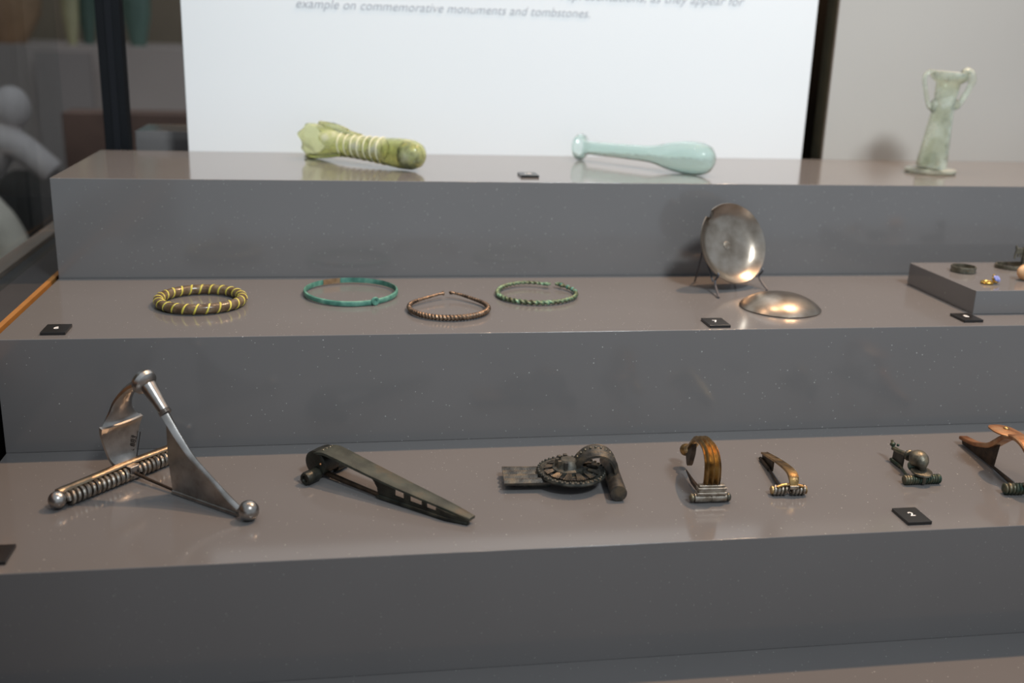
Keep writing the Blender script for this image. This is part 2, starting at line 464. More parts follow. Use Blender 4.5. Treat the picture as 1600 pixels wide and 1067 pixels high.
vase(10, 2.9, 0.255, 0.36, 0.12, 'terracotta', 'squat terracotta vase on the gallery plinth')

def sculpture():
    t = thing('marble_statue', 'pale marble reclining figure on a dark base beyond the glass', 'statue', (-0.62, 1.35, -1.0))
    def L(u, v, y):
        p = aty(u, v, y); return p - Vector((-0.62, 1.35, -1.0))
    bm = bmesh.new()
    c = L(18, 168, 1.35)
    ball_into(bm, c, 0.036, 0.040, 0.042)
    path = smooth_path([c + Vector((0, 0, -0.03)), L(5, 215, 1.35), L(-30, 250, 1.37), L(-70, 285, 1.4)], 5)
    tube_into(bm, path, [0.020 + 0.05 * i / len(path) for i in range(len(path))], 12)
    path = smooth_path([L(-10, 215, 1.35), L(25, 225, 1.33), L(60, 250, 1.32), L(82, 268, 1.32)], 5)
    tube_into(bm, path, [0.030 - 0.006 * i / len(path) for i in range(len(path))], 12)
    finish('figure', bm, 'marble', t, sharp=80)
    bm = bmesh.new()
    path = smooth_path([L(-40, 330, 1.2), L(0, 360, 1.2), L(18, 395, 1.2), L(0, 430, 1.2)], 5)
    tube_into(bm, path, [0.05, 0.05, 0.048, 0.045, 0.043, 0.04, 0.038, 0.037, 0.036, 0.035, 0.034, 0.034, 0.034, 0.034, 0.034, 0.034][:len(path)], 12)
    finish('drapery', bm, 'warm_marble', t, sharp=80)
    p0 = L(-60, 285, 1.36); p1 = L(150, 285, 1.36)
    bm = bmesh.new()
    box_into(bm, p0.x, p1.x, -0.02, 0.35, 0, p0.z - 0.02, 0.004)
    finish('plinth', bm, 'dark_base', t)
    p2 = L(60, 232, 1.5); p3 = L(200, 190, 1.5)
    box('back_slab', p2.x, p3.x + 0.1, 0.36, 0.46, 0, p3.z, 'red_wood', t, 0.004)
    return t
sculpture()

# ------------------------------------------------------------------ small plinth with finger rings
BX, BY0, BY1, BH = 0.89832, 0.04062, 0.16781, 0.02413
tag(box('ring_plinth', BX, BX + 0.26, BY0, BY1, Z2, Z2 + BH, 'step', None, 0.0007), 'low speckled grey block carrying the finger rings', 'plinth')
ZR = Z2 + BH

# ------------------------------------------------------------------ numbered tags
def number_tag(txt, x, y, z, label, w=0.0200, d=0.0255):
    o = box('number_tag', -w / 2, w / 2, -d / 2, d / 2, 0, 0.0026, 'tag', None, 0.0003)
    o.location = (x, y, z); tag(o, label, 'tag', 'black number tags')
    if txt:
        n = text_mesh('numeral', txt, 'tag_ink', o, None, 0.0088, 0.0, 0.00004, 0.0002)
        n.location = (0, 0.001, 0.00268)
    return o
number_tag('6', 0.0435, 0.0240, Z2, 'black tag numbered 6 on the bracelet step')
number_tag('7', 0.6242, 0.0180, Z2, 'black tag numbered 7 beside the overturned pewter dish')
number_tag('8', 0.8815, 0.0242, Z2, 'black tag numbered 8 at the corner of the ring block')
number_tag('2', 0.7198, -0.1900, 0.0, 'black tag numbered 2 on the brooch step')
number_tag('', 0.0450, -0.1860, 0.0, 'black tag cut by the frame in front of the big silver brooch')
number_tag('10', 0.4868, 0.2640, Z3, 'black tag between the olive bottle and the aqua flask')

# ------------------------------------------------------------------ brooch 1: large silver winged brooch
def silver_brooch():
    a = radians(-40.62)
    t = thing('silver_brooch', 'large silver winged brooch with ball ends and long coiled spring', 'brooch', (0.112, -0.0609, 0), a)
    mm = 0.001
    # coil along local y, with cover bar above and behind it
    coil('spring_coil', -0.062, -0.004, 0.0041, 0.0019, 13, 'silver_coil', t, 0.003, 0.0060)
    coil('spring_coil', 0.004, 0.044, 0.0041, 0.0019, 9, 'silver_coil', t, 0.003, 0.0060)
    tube('spring_axle', [(0.003, -0.064, 0.006), (0.003, 0.046, 0.006)], 0.0026, 'dark_pin', t, 10)
    bar = []
    for k in range(15):
        y = -0.064 + 0.112 * k / 14
        bar.append((-0.0035, y, 0.0108 + 0.0012 * (1 - abs(y) / 0.064)))
    tube('cover_bar', bar, 0.0037, 'gilt_bar', t, 12, up=(0, 0, 1), squash=0.7)
    for y in (-0.068, 0.050):
        o = ball('end_knob', (0.001, y, 0.0072), 0.0068, 'silver', t)
    box('centre_block', -0.005, 0.006, -0.0045, 0.0045, 0.001, 0.012, 'silver', t, 0.0008)
    # winged bow: fan below the fold, narrowing stem above
    band('wing', [(-.0055, .010, .0085, .0050), (-.0085, .018, .0125, .0030), (-.0095, .030, .0158, .0026), (-.0085, .041, .0188, .0026), (-.0065, .0475, .0198, .0036)],
         'silver', t, [(-1, -.5), (-1, .5), (-.5, .2), (0, 0.05), (.5, .2), (1, .5), (1, -.5), (.5, -.8), (0, -.95), (-.5, -.8)])
    band('bow', [(-.0068, .0465, .0196, .0030), (-.0085, .051, .0152, .0060), (-.0075, .0575, .0110, .0072), (-.004, .066, .0090, .0078), (.003, .0745, .0072, .0078), (.012, .0818, .0058, .0074), (.0215, .0862, .0050, .0070)],
         'silver', t, [(-1, -.2), (-.92, .12), (-.5, .38), (0, .5), (.5, .38), (.92, .12), (1, -.2), (.6, -.42), (0, -.5), (-.6, -.42)])
    dirv = Vector((0.93, 0, -0.36)).normalized()
    lathe('bead', [(0, -.0062), (.0050, -.0058), (.0088, -.0036), (.0104, 0), (.0096, .0030), (.0066, .0052), (0, .0058)], 'silver', t, (.0236, 0, .0872), dirv, 24)
    # leg: round neck, collar rings, ridge, catch plate, foot ball
    p0 = Vector((.0285, 0, .0850)); p1 = Vector((.0465, 0, .0660)); ax = (p1 - p0)
    L = ax.length
    lathe('neck', [(0, 0), (.0062, 0), (.0058, L * .2), (.0049, L * .6), (.0043, L * .93), (0, L * .95)], 'silver', t, p0, ax, 20)
    for k in range(3):
        q = p0 + ax * (.90 + .045 * k)
        lathe('collar_ring', [(.0030, -.0006), (.0046, -.0006), (.0051, 0), (.0046, .0006), (.0030, .0006)], 'silver', t, q, ax, 20)
    ridge = [(.0470, .0655, .0042, .0046), (.0590, .0510, .0036, .0044), (.0728, .0368, .0028, .0040), (.0870, .0272, .0025, .0038), (.0990, .0198, .0024, .0036), (.1110, .0125, .0028, .0034), (.1210, .0072, .0028, .0034)]
    band('ridge', ridge, 'silver', t, [(-1, -.3), (-.6, .2), (0, .5), (.6, .2), (1, -.3), (0, -.5)])
    top = smooth_path([(r[0], r[1] - .0006, 0) for r in ridge], 4)
    poly = [(p.x, p.y) for p in top] + [(.121, .0010), (.0495, .0010), (.0462, .0300)]
    plate_xz('catch_plate', poly, .0016, 'silver', t)
    tube('catch_fold', [(.050, -.0012, .0018), (.120, -.0012, .0018)], .0016, 'silver', t, 8)
    tube('pin', [(.004, 0, .0060), (.020, 0, .0045), (.050, 0, .0026), (.118, .0012, .0022)], [.0015, .0013, .0011, .0006], 'dark_pin', t, 8)
    ball('foot_knob', (.1305, 0, .0078), .0078, 'silver', t)
    # inked inventory marks on the wing
    for txt, yy, zz, hh in (('R 883', .0125, .0215, .0062),):
        n = text_mesh('inked_mark', txt, 'dark_base', t, None, hh, 0.15, .00005, .0001)
        n.rotation_euler = Euler((radians(90), radians(-72), radians(90)), 'XYZ'); n.location = (-.0068, yy - .0030, zz + .003)
    tube('inked_line', [(-.0068, .0122, .013), (-.0072, .0150, .022), (-.0068, .0175, .033)], .0004, 'dark_base', t, 6)
    return t
silver_brooch()

# ------------------------------------------------------------------ brooch 2: long dark bronze brooch with openwork catch
def openwork_brooch():
    a = radians(-42.23)
    t = thing('openwork_brooch', 'long dark green bronze brooch with tapering bow and openwork catch plate', 'brooch', (0.2646, -0.0679, 0), a)
    st = [(-.0020, .0215, .0098, .0030), (.0080, .0245, .0100, .0032), (.0210, .0232, .0098, .0032), (.0430, .0197, .0093, .0030), (.0640, .0166, .0088, .0028), (.0860, .0136, .0080, .0026), (.1080, .0109, .0069, .0026), (.1320, .0080, .0054, .0026), (.1500, .0050, .0038, .0028)]
    band('bow', st, 'bow_bronze', t, [(-1, -.5), (-1, .2), (-.85, .4), (-.1, .5), (.1, .5), (.85, .4), (1, .2), (1, -.5)])
    # curled head round the spring
    lathe('head_curl', [(0, -.0100), (.0090, -.0100), (.0108, -.0088), (.0112, 0), (.0108, .0088), (.0090, .0100), (0, .0100)], 'dark_bronze', t, (.0000, 0, .0132), (0, 1, 0), 28)
    bm = bmesh.new()
    for k in range(14):
        x = .0020 + .0022 * (k % 4); y = -.0060 + .0040 * (k // 4)
        ball_into(bm, (x, y + .0008 * (k % 2), .0256 - .0012 * abs(k % 4 - 2)), .0012, u=8, v=6)
    finish('head_ornament', bm, 'olive_bronze', t)
    for s in (-1, 1):
        bm = bmesh.new()
        y0, y1 = sorted((s * .010, s * .0245))
        lathe_into(bm, [(1e-5, y0), (.0050, y0), (.0056, y0 + .002), (.0056, y1 - .002), (.0048, y1), (.0030, y1), (.0026, y1 - .0015), (1e-5, y1 - .0015)] if s > 0 else
                   [(1e-5, y0 + .0015), (.0026, y0 + .0015), (.0030, y0), (.0048, y0), (.0056, y0 + .002), (.0056, y1 - .002), (.0050, y1), (1e-5, y1)], (.0030, 0, .0057), (0, 1, 0), 20)
        finish('spring_cover', bm, 'dark_bronze', t)
    bm = bmesh.new(); ball_into(bm, (.0070, -.0104, .0150), .0010, u=10, v=8)
    finish('copper_rivet', bm, 'copper', t)
    # openwork catch plate: solid web, three windows, lower fold
    def toph(s):
        for (x0, z0, *_), (x1, z1, *_) in zip(st, st[1:]):
            if x0 <= s <= x1: return z0 + (z1 - z0) * (s - x0) / (x1 - x0) - .0008
        return .003
    YC = -.0066
    web = [(.0570, toph(.0570)), (.0610, .0130), (.0640, .0090), (.0650, .0008), (.0810, .0008), (.0810, toph(.081))]
    plate_xz('catch_web', web, .0020, 'dark_bronze', t, YC)
    plate_xz('catch_rail', [(.0810, .0008), (.0810, .0066), (.1060, .0056), (.1220, .0048), (.1300, .0044), (.1300, .0008)], .0020, 'dark_bronze', t, YC)
    for s0, s1 in ((.0905, .0960), (.1080, .1120), (.1215, .1300)):
        plate_xz('catch_strut', [(s0, .004), (s1, .003), (s1, toph(s1)), (s0, toph(s0))], .0018, 'dark_bronze', t, YC)
    bm = bmesh.new()
    loft_into(bm, [[Vector((x, y - .0010, .0006)), Vector((x, y + .0010, .0006)), Vector((x, y + .0010, h)), Vector((x, y - .0010, h))]
                   for x, y, h in ((.1290, YC, toph(.129)), (.1400, -.0048, toph(.14)), (.1490, -.0026, toph(.149)))])
    finish('catch_tip', bm, 'dark_bronze', t)
    tube('catch_fold', [(.064, YC - .0012, .0020), (.131, YC - .0006, .0016), (.148, -.0030, .0012)], .0017, 'dark_bronze', t, 8)
    tube('pin', [(.003, -.002, .0040), (.030, -.0045, .0036), (.066, -.0070, .0030)], [.0024, .0022, .0018], 'dark_pin', t, 10)
    return t
openwork_brooch()

# ------------------------------------------------------------------ brooch 3: disc brooch with fluted foot
def disc_brooch():
    t = thing('disc_brooch', 'dark bronze brooch with openwork disc, fluted foot and tube spring case', 'brooch', (0.4655, -0.1030, 0), radians(-5))
    # foot: fluted plate running to local -x
    P = ribbed(4, 0.8, 6)
    stF = [(-.0150, .0085, .0155, .0050), (-.0330, .0080, .0165, .0046), (-.0560, .0078, .0172, .0044)]
    band('fluted_foot', stF[::-1], 'brown_bronze', t, P, 3)
    plate_xz('catch_plate', [(-.0480, .0065), (-.0460, .0005), (-.0180, .0005), (-.0150, .0065)], .0022, 'disc_bronze', t, -.0060)
    # disc
    lathe('disc_plate', [(0, .0085), (.0250, .0082), (.0272, .0088), (.0285, .0104), (.0280, .0122), (.0262, .0126), (.0245, .0112), (.0120, .0120), (0, .0122)], 'disc_bronze', t, (0, 0, 0), (0, 0, 1), 48)
    for k in range(40):
        an = 2 * pi * k / 40
        b = ball('rim_bead', (0.0272 * cos(an), .0272 * sin(an), .0126), .0012, 'disc_bronze', t, u=8, v=6)
    for k in range(12):
        an = 2 * pi * (k + .5) / 12
        bm = bmesh.new()
        for q in range(5):
            ao = (q - 2) * .075
            tube_into(bm, [(.0135 * cos(an + ao * .6), .0135 * sin(an + ao * .6), .0142), (.0228 * cos(an + ao), .0228 * sin(an + ao), .0126)], .0007, 6)
        finish('petal', bm, 'brown_bronze', t)
        an2 = 2 * pi * k / 12
        o = lathe('petal_hole', [(0, 0), (.0018, 0), (.0021, .0009), (.0015, .0010), (.0012, .0004), (0, .0004)], 'dark_base', t, (.0195 * cos(an2), .0195 * sin(an2), .0118), (0, 0, 1), 12)
    lathe('centre_boss', [(.0135, .0118), (.0130, .0150), (.0105, .0160), (.0085, .0195), (.0060, .0220), (0, .0225)], 'disc_bronze', t, (-.003, 0, 0), (0, 0, 1), 28)
    for k in range(5):
        an = radians(100 + k * 38)
        box('boss_tooth', -.003 + .0092 * cos(an) - .0016, -.003 + .0092 * cos(an) + .0016, .0092 * sin(an) - .0014, .0092 * sin(an) + .0014, .0150, .0225, 'brown_bronze', t, .0004)
    # arched, ribbed bow from the disc to the spring case
    band('bow', [(.0020, .0165, .0080, .0040), (.0060, .0225, .0098, .0046), (.0125, .0278, .0112, .0050), (.0205, .0296, .0118, .0050), (.0280, .0275, .0120, .0050), (.0335, .0215, .0122, .0048), (.0355, .0140, .0124, .0046), (.0345, .0080, .0124, .0046)],
         'brown_bronze', t, ribbed(3, 0.6, 6))
    for k in range(11):
        u = k / 10; an = radians(165 - 150 * u)
        ball('bow_bead', (.0190 + .0170 * cos(an), .0, .0155 + .0168 * sin(an)), .0011, 'olive_bronze', t, u=8, v=6)
    # tubular spring case across the head
    R, r = .0066, .0054
    bm = bmesh.new()
    lathe_into(bm, [(r, -.0345), (R, -.0345), (R, .033), (r, .033), (r, .020), (1e-5, .020), (1e-5, -.016), (r, -.016)], (.0345, 0, .0069), (0.02, 1, 0), 24)
    bmesh.ops.remove_doubles(bm, verts=bm.verts, dist=2e-5)
    finish('spring_case', bm, 'brown_bronze', t)
    return t
disc_brooch()

# ------------------------------------------------------------------ brooch 4: golden arched brooch
def arched_brooch():
    t = thing('arched_brooch', 'golden bronze brooch with tall ribbed arched bow and hinged crossbar', 'brooch', (0.5693, -0.1470, 0), radians(88))
    lathe('hinge_tube', [(0, -.0130), (.0036, -.0130), (.0038, -.0120), (.0038, -.0008), (.0034, -.0004), (.0034, .0004), (.0038, .0008), (.0038, .0120), (.0036, .0130), (0, .0130)], 'tin_bronze', t, (-.001, 0, .0042), (0, 1, 0), 20)
    for y in (-.0148, .0148):
        ball('hinge_knob', (-.001, y, .0042), .0036, 'olive_bronze', t, .0024)
    for z0, z1, w, d in ((.0075, .0100, .0122, .0042), (.0100, .0116, .0112, .0034), (.0116, .0140, .0118, .0040), (.0140, .0160, .0104, .0032)):
        box('head_moulding', -.0012 - d, -.0012 + d * .6, -w, w, z0, z1, 'tin_bronze', t, .0005)
    bow = [(-.0020, .0150, .0068, .0042), (-.0028, .0230, .0068, .0044), (-.0010, .0330, .0066, .0046), (.0060, .0405, .0063, .0046), (.0170, .0432, .0060, .0046), (.0300, .0418, .0056, .0044), (.0410, .0372, .0050, .0042), (.0500, .0305, .0043, .0040), (.0580, .0230, .0036, .0040)]
    band('bow', bow, 'gold_bronze', t, ribbed(3, 0.7, 6))
    lathe('foot_knob', [(0, -.006), (.0030, -.005), (.0040, -.001), (.0032, .0012), (.0052, .004), (.0054, .007), (.003, .0095), (0, .010)], 'gold_bronze', t, (.0650, 0, .0180), (0.75, 0, -.35), 18)
    plate_xz('catch_plate', [(.0490, .0300), (.0500, .0200), (.0545, .0095), (.0575, .0062), (.0605, .0070), (.0645, .0140), (.0650, .0200)], .0040, 'dark_pin', t)
    tube('pin', [(.0010, .0040, .0045), (.0260, .0060, .0050), (.0500, .0050, .0056)], [.0026, .0020, .0005], 'dark_pin', t, 10)
    return t
arched_brooch()

# ------------------------------------------------------------------ brooch 5: small bow brooch
def small_brooch():
    t = thing('small_brooch', 'small brown bronze brooch with plain strip bow and coiled crossbar', 'brooch', (0.6385, -0.1400, 0), radians(86))
    band('bow', [(-.0020, .0060, .0030, .0026), (-.0032, .0100, .0032, .0026), (-.0010, .0152, .0040, .0024), (.0060, .0175, .0039, .0022), (.0200, .0165, .0037, .0020), (.0400, .0132, .0034, .0019), (.0560, .0100, .0032, .0018), (.0720, .0066, .0028, .0018)], 'gold_bronze', t,
         [(-1, -.5), (-1, .5), (-.75, .3), (.75, .3), (1, .5), (1, -.5)], ofs=-.003)
    box('bow_collar', -.0058, .0012, -.0068, .0008, .0068, .0100, 'tin_bronze', t, .0006)
    for s in (-1, 1):
        y0, y1 = sorted((s * .0018, s * .0135))
        coil('spring_coil', y0, y1, .0032, .0014, 4, 'tin_bronze', t, -.001, .0047)
        lathe('spring_end', [(0, -.0008), (.0034, -.0008), (.0036, 0), (.0034, .0008), (0, .0008)], 'gold_bronze', t, (-.001, s * .0138, .0046), (0, 1, 0), 16)
    tube('chord', [(-.0040, -.0105, .0088), (-.0030, -.0050, .0100), (-.0024, 0, .0100), (-.0030, .0060, .0098), (-.0040, .0110, .0084)], .0012, 'gold_bronze', t, 8)
    plate_xz('catch_plate', [(.0440, .0120), (.0450, .0008), (.0700, .0008), (.0715, .0062)], .0016, 'dark_pin', t, -.002)
    tube('catch_fold', [(.046, .0002, .0018), (.071, .0002, .0018)], .0016, 'dark_pin', t, 8)
    tube('pin', [(.0010, .0045, .0030), (.0250, .0025, .0024), (.0480, .0002, .0020)], [.0014, .0013, .0009], 'dark_pin', t, 8)
    return t
small_brooch()

# ------------------------------------------------------------------ brooch 6: green brooch with bulbous bow
def bulb_brooch():
    t = thing('bulb_brooch', 'small green patinated brooch with bulbous trumpet head and coiled spring', 'brooch', (0.7620, -0.1290, 0), radians(90))
    for s in (-1, 1):
        y0, y1 = sorted((s * .0014, s * .0145))
        coil('spring_coil', y0, y1, .0030, .0012, 6, 'green_bronze', t, -.001, .0042)
        lathe('spring_end', [(0, -.0009), (.0038, -.0009), (.0042, 0), (.0038, .0009), (0, .0009)], 'green_bronze', t, (-.001, s * .0152, .0042), (0, 1, 0), 16)
    box('head_lug', -.0052, .0020, -.0016, .0016, .0010, .0092, 'olive_bronze', t, .0006)
    lathe('head_disc', [(0, -.0010), (.0080, -.0010), (.0092, 0), (.0086, .0012), (.0040, .0020), (0, .0020)], 'olive_bronze', t, (.0010, .000, .0098), (-.12, 0, 1), 26)
    P = smooth_path([(.0008, 0, .0112), (.0012, 0, .0135), (.0030, 0, .0165), (.0062, 0, .0182), (.0105, 0, .0186), (.0150, 0, .0178), (.0190, 0, .0166)], 4)
    rr = smooth_path([(.0024, 0, 0), (.0034, 0, 0), (.0062, 0, 0), (.0078, 0, 0), (.0074, 0, 0), (.0050, 0, 0), (.0026, 0, 0)], 4)
    tube('bulb', P, [q.x for q in rr], 'olive_bronze', t, 20, up=(0, 1, 0))
    lathe('under_lobe', [(0, 0), (.0040, .0004), (.0050, .0022), (.0030, .0055), (0, .0080)], 'green_bronze', t, (.0125, .004, .0098), (-.6, -.35, .5), 16)
    lathe('bow_collar', [(.0020, -.0022), (.0044, -.0018), (.0050, -.0006), (.0036, 0), (.0050, .0006), (.0044, .0018), (.0020, .0022)], 'olive_bronze', t, (.0225, 0, .0160), (1, 0, -.12), 20)
    band('leg', [(.0200, .0162, .0022, .0034), (.0300, .0146, .0021, .0028), (.0400, .0128, .0021, .0026), (.0490, .0118, .0020, .0026)], 'green_bronze', t)
    plate_xz('catch_plate', [(.0300, .0140), (.0310, .0008), (.0480, .0008), (.0465, .0120)], .0016, 'dark_bronze', t)
    tube('catch_fold', [(.031, .0014, .0018), (.048, .0014, .0018)], .0016, 'green_bronze', t, 8)
    lathe('foot_finial', [(0, -.0010), (.0022, -.0006), (.0012, .0012), (.0026, .0030), (.0024, .0042), (.0010, .0056), (.0014, .0068), (0, .0078)], 'green_bronze', t, (.0490, 0, .0120), (.55, 0, .8), 14)
    ball('finial_bead', (.0480, -.0034, .0150), .0013, 'green_bronze', t, u=10, v=8)
    tube('pin', [(.0010, .0100, .0034), (.0150, .0060, .0026), (.0320, .0014, .0022)], [.0013, .0012, .0009], 'green_bronze', t, 8)
    return t
bulb_brooch()

# ------------------------------------------------------------------ brooch 7: copper brooch cut by the frame
def copper_brooch():
    t = thing('copper_brooch', 'large copper brown brooch with oval plate on a high curved bow', 'brooch', (0.8400, -0.1560, 0), radians(85))
    band('bow', [(-.0060, .0080, .0050, .0040), (-.0090, .0220, .0060, .0042), (-.0020, .0360, .0066, .0042), (.0130, .0415, .0068, .0042), (.0260, .0400, .0064, .0042), (.0380, .0345, .0056, .0044), (.0480, .0270, .0048, .0048), (.0580, .0195, .0046, .0046), (.0700, .0145, .0044, .0040), (.0860, .0095, .0042, .0034), (.1080, .0064, .0040, .0032)], 'copper', t)
    plate_xz('catch_plate', [(.0480, .0260), (.0500, .0140), (.0520, .0010), (.1060, .0010), (.1080, .0054), (.0860, .0085), (.0700, .0135), (.0580, .0185)], .0024, 'dark_pin', t)
    # oval plate riding on the bow, tilted up toward the front
    bm = bmesh.new()
    lathe_into(bm, [(1e-5, -.0012), (.0100, -.0012), (.0120, -.0004), (.0120, .0006), (.0102, .0014), (.0060, .0022), (1e-5, .0026)], (0, 0, 0), (0, 0, 1), 32,
               warp=lambda r, l, a, i: (r * (1.75 if cos(a) > 0 else 1.15) ** (abs(cos(a)) ** 1.5), l))
    o = finish('oval_plate', bm, 'copper', t); o.location = (.0450, 0, .0385); o.rotation_euler = (radians(-4), radians(-3), pi)
    ball('plate_rivet', (.0420, 0, .0412), .0026, 'gold_bronze', t, rz=.0018, u=12, v=8)
    for s in (-1, 1):
        y0, y1 = sorted((s * .002, s * .017))
        coil('spring_coil', y0, y1, .0036, .0015, 5, 'green_bronze', t, -.002, .0052)
    ball('spring_end', (-.002, .0185, .0052), .0048, 'green_bronze', t, .0020)
    tube('pin', [(.000, .0060, .0040), (.0250, .0030, .0030), (.0540, .0012, .0024)], [.0020, .0018, .0012], 'dark_pin', t, 8)
    return t
copper_brooch()

# ------------------------------------------------------------------ bracelets
def ring_path(R, n, cx=0, cy=0, z=0.0, a0=0.0, a1=2 * pi, ez=0.0, ez_dir=0.0):
    return [Vector((cx + R * cos(a0 + (a1 - a0) * i / n), cy + R * sin(a0 + (a1 - a0) * i / n), z)) for i in range(n)]

def glass_bracelet():
    t = thing('glass_bracelet', 'brown glass bracelet wound with a yellow spiral thread', 'bracelet', (0.1518, 0.1090, Z2))
    R, r = .0378, .0047
    tube('ring', ring_path(R, 96, z=r + .0004), r, 'brown_glass', t, 16, True)
    turns, per = 24, 16
    n = turns * per; path = []
    for i in range(n):
        a = 2 * pi * i / n; b = 2 * pi * i / per
        # flattened on the outside so the thread hugs the ring
        path.append(Vector(((R + r * .80 * cos(b)) * cos(a), (R + r * .80 * cos(b)) * sin(a), r + .0004 + r * .80 * sin(b))))
    tube('yellow_thread', path, .0013, 'yellow_glass', t, 8, True)
    return t
glass_bracelet()

def band_bracelet():
    t = thing('band_bracelet', 'thin verdigris green flat band bracelet with riveted overlap', 'bracelet', (0.2915, 0.1400, Z2))
    R, h, th = .0448, .0052, .0016
    prof = [(-th / 2, 0), (th / 2, .0006), (th / 2 + .0006, h * .5), (th / 2, h - .0006), (-th / 2, h), (-th / 2 - .0002, h * .5)]
    a_r = radians(-62)
    def arc(name, a0, a1, mat, dr=0.0, z0=0.0):
        n = max(6, int((a1 - a0) / 0.06)); rings = []
        for i in range(n + 1):
            a = a0 + (a1 - a0) * i / n
            RR = R + dr
            wob = .0006 * sin(3 * a) ; lift = .0020 * (0.5 + .5 * sin(a))
            rings.append([Vector(((RR + wob + p) * cos(a), (RR + wob + p) * sin(a) * 1.0, lift + z + z0)) for p, z in prof])
        bm = bmesh.new(); loft_into(bm, rings); return finish(name, bm, mat, t)
    arc('band', a_r - .06, radians(104), 'verdigris')
    arc('worn_patch', radians(104.2), radians(128), 'brown_wear')
    arc('band', radians(128.2), a_r + 2 * pi + .06, 'verdigris', .0004)
    p = Vector(((R + .0012) * cos(a_r), (R + .0012) * sin(a_r), .0040))
    out = Vector((cos(a_r), sin(a_r), 0))
    lathe('rivet_loop', [(.0012, -.0006), (.0038, -.0006), (.0044, .0010), (.0036, .0022), (.0020, .0020), (.0012, .0008)], 'verdigris', t, p, out, 18)
    return t
band_bracelet()

def twist_ring(path, rad, lobes, turns, seg=18, depth=.28):
    fr = frames(path, False, (0, 0, 1)); rings = []; n = len(fr)
    for i, (p, tt, a, b) in enumerate(fr):
        r = rad[i]; ph = 2 * pi * turns * i / n
        amt = depth if r > .0012 else depth * .5
        ring = []
        for j in range(seg):
            an = 2 * pi * j / seg
            k = r * (1 - amt * (0.5 - .5 * cos(lobes * (an - ph))))
            ring.append(p + a * (k * cos(an)) + b * (k * sin(an)))
        rings.append(ring)
    bm = bmesh.new(); loft_into(bm, rings); return bm

def open_bracelet():
    t = thing('open_bracelet', 'open brown bronze bracelet with twisted front and thin pointed ends', 'bracelet', (0.3815, 0.0760, Z2))
    ctrl = []
    N = 28
    for i in range(N + 1):
        u = i / N
        a = radians(96) + 2 * pi * u            # starts at the back, runs round through the left side
        R = .0372
        back = max(0, sin(a))
        k = 1 + .20 * back ** 6
        ctrl.append(Vector((R * k * cos(a) * (1 - .30 * back ** 3) + .006 * back ** 3, R * k * sin(a), 0)))
    path = smooth_path(ctrl, 14); n = len(path)
    gap = int(n * .018); path = path[gap:n - gap]; n = len(path)
    rad = []
    for i in range(n):
        u = abs(2 * i / (n - 1) - 1)
        rad.append(.0031 - .0018 * u ** 1.5 + (.0011 if u > .97 else 0) * (u - .97) / .03)
    for i, p in enumerate(path):
        u = abs(2 * i / (n - 1) - 1); p.z = .0033 + .0030 * u ** 3
    finish('hoop', twist_ring(path, rad, 2, 34), 'twist_brown', t)
    for q, s in ((path[0], 1), (path[-1], -1)):
        ball('terminal', q + Vector((s * -.0005, 0, .0003)), .0018, 'twist_brown', t, .0015, .0013, 10, 8)
    return t
open_bracelet()

def hook_bracelet():
    t = thing('hook_bracelet', 'green twisted wire bracelet with hook and loop clasp', 'bracelet', (0.4760, 0.1300, Z2))
    ctrl = []
    N = 30
    for i in range(N + 1):
        u = i / N
        a = radians(60) + (2 * pi - radians(8)) * u
        R = .0392 + .0012 * sin(2 * a)
        if u < .12: R -= .007 * (1 - u / .12)
        ctrl.append(Vector((R * cos(a) * 1.02, R * sin(a), .0030 + .0016 * max(0, sin(a)))))
    path = smooth_path(ctrl, 12); n = len(path)
    rad = [.0027 - .0010 * abs(2 * i / (n - 1) - 1) ** 1.5 for i in range(n)]
    finish('hoop', twist_ring(path, rad, 2, 22, depth=.45), 'twist_green', t)
    e = path[-1]; s = path[0]
    tube('hook', smooth_path([e, e + Vector((.003, -.0005, .001)), e + Vector((.0062, -.003, .001)), e + Vector((.0066, -.007, .0004)), e + Vector((.0036, -.0085, 0))], 5), .0012, 'twist_green', t, 8)
    tube('loop', [s + Vector((-.0005 + .0026 * cos(a), .0012 + .0026 * sin(a), .0006)) for a in [2 * pi * k / 16 for k in range(16)]], .0011, 'twist_green', t, 8, True)
    for k in range(4):
        i = n - 1 - int(n * (.03 + .035 * k))
        ball('wire_knot', path[i], .0024, 'verdigris', t, u=10, v=8)
    return t
hook_bracelet()

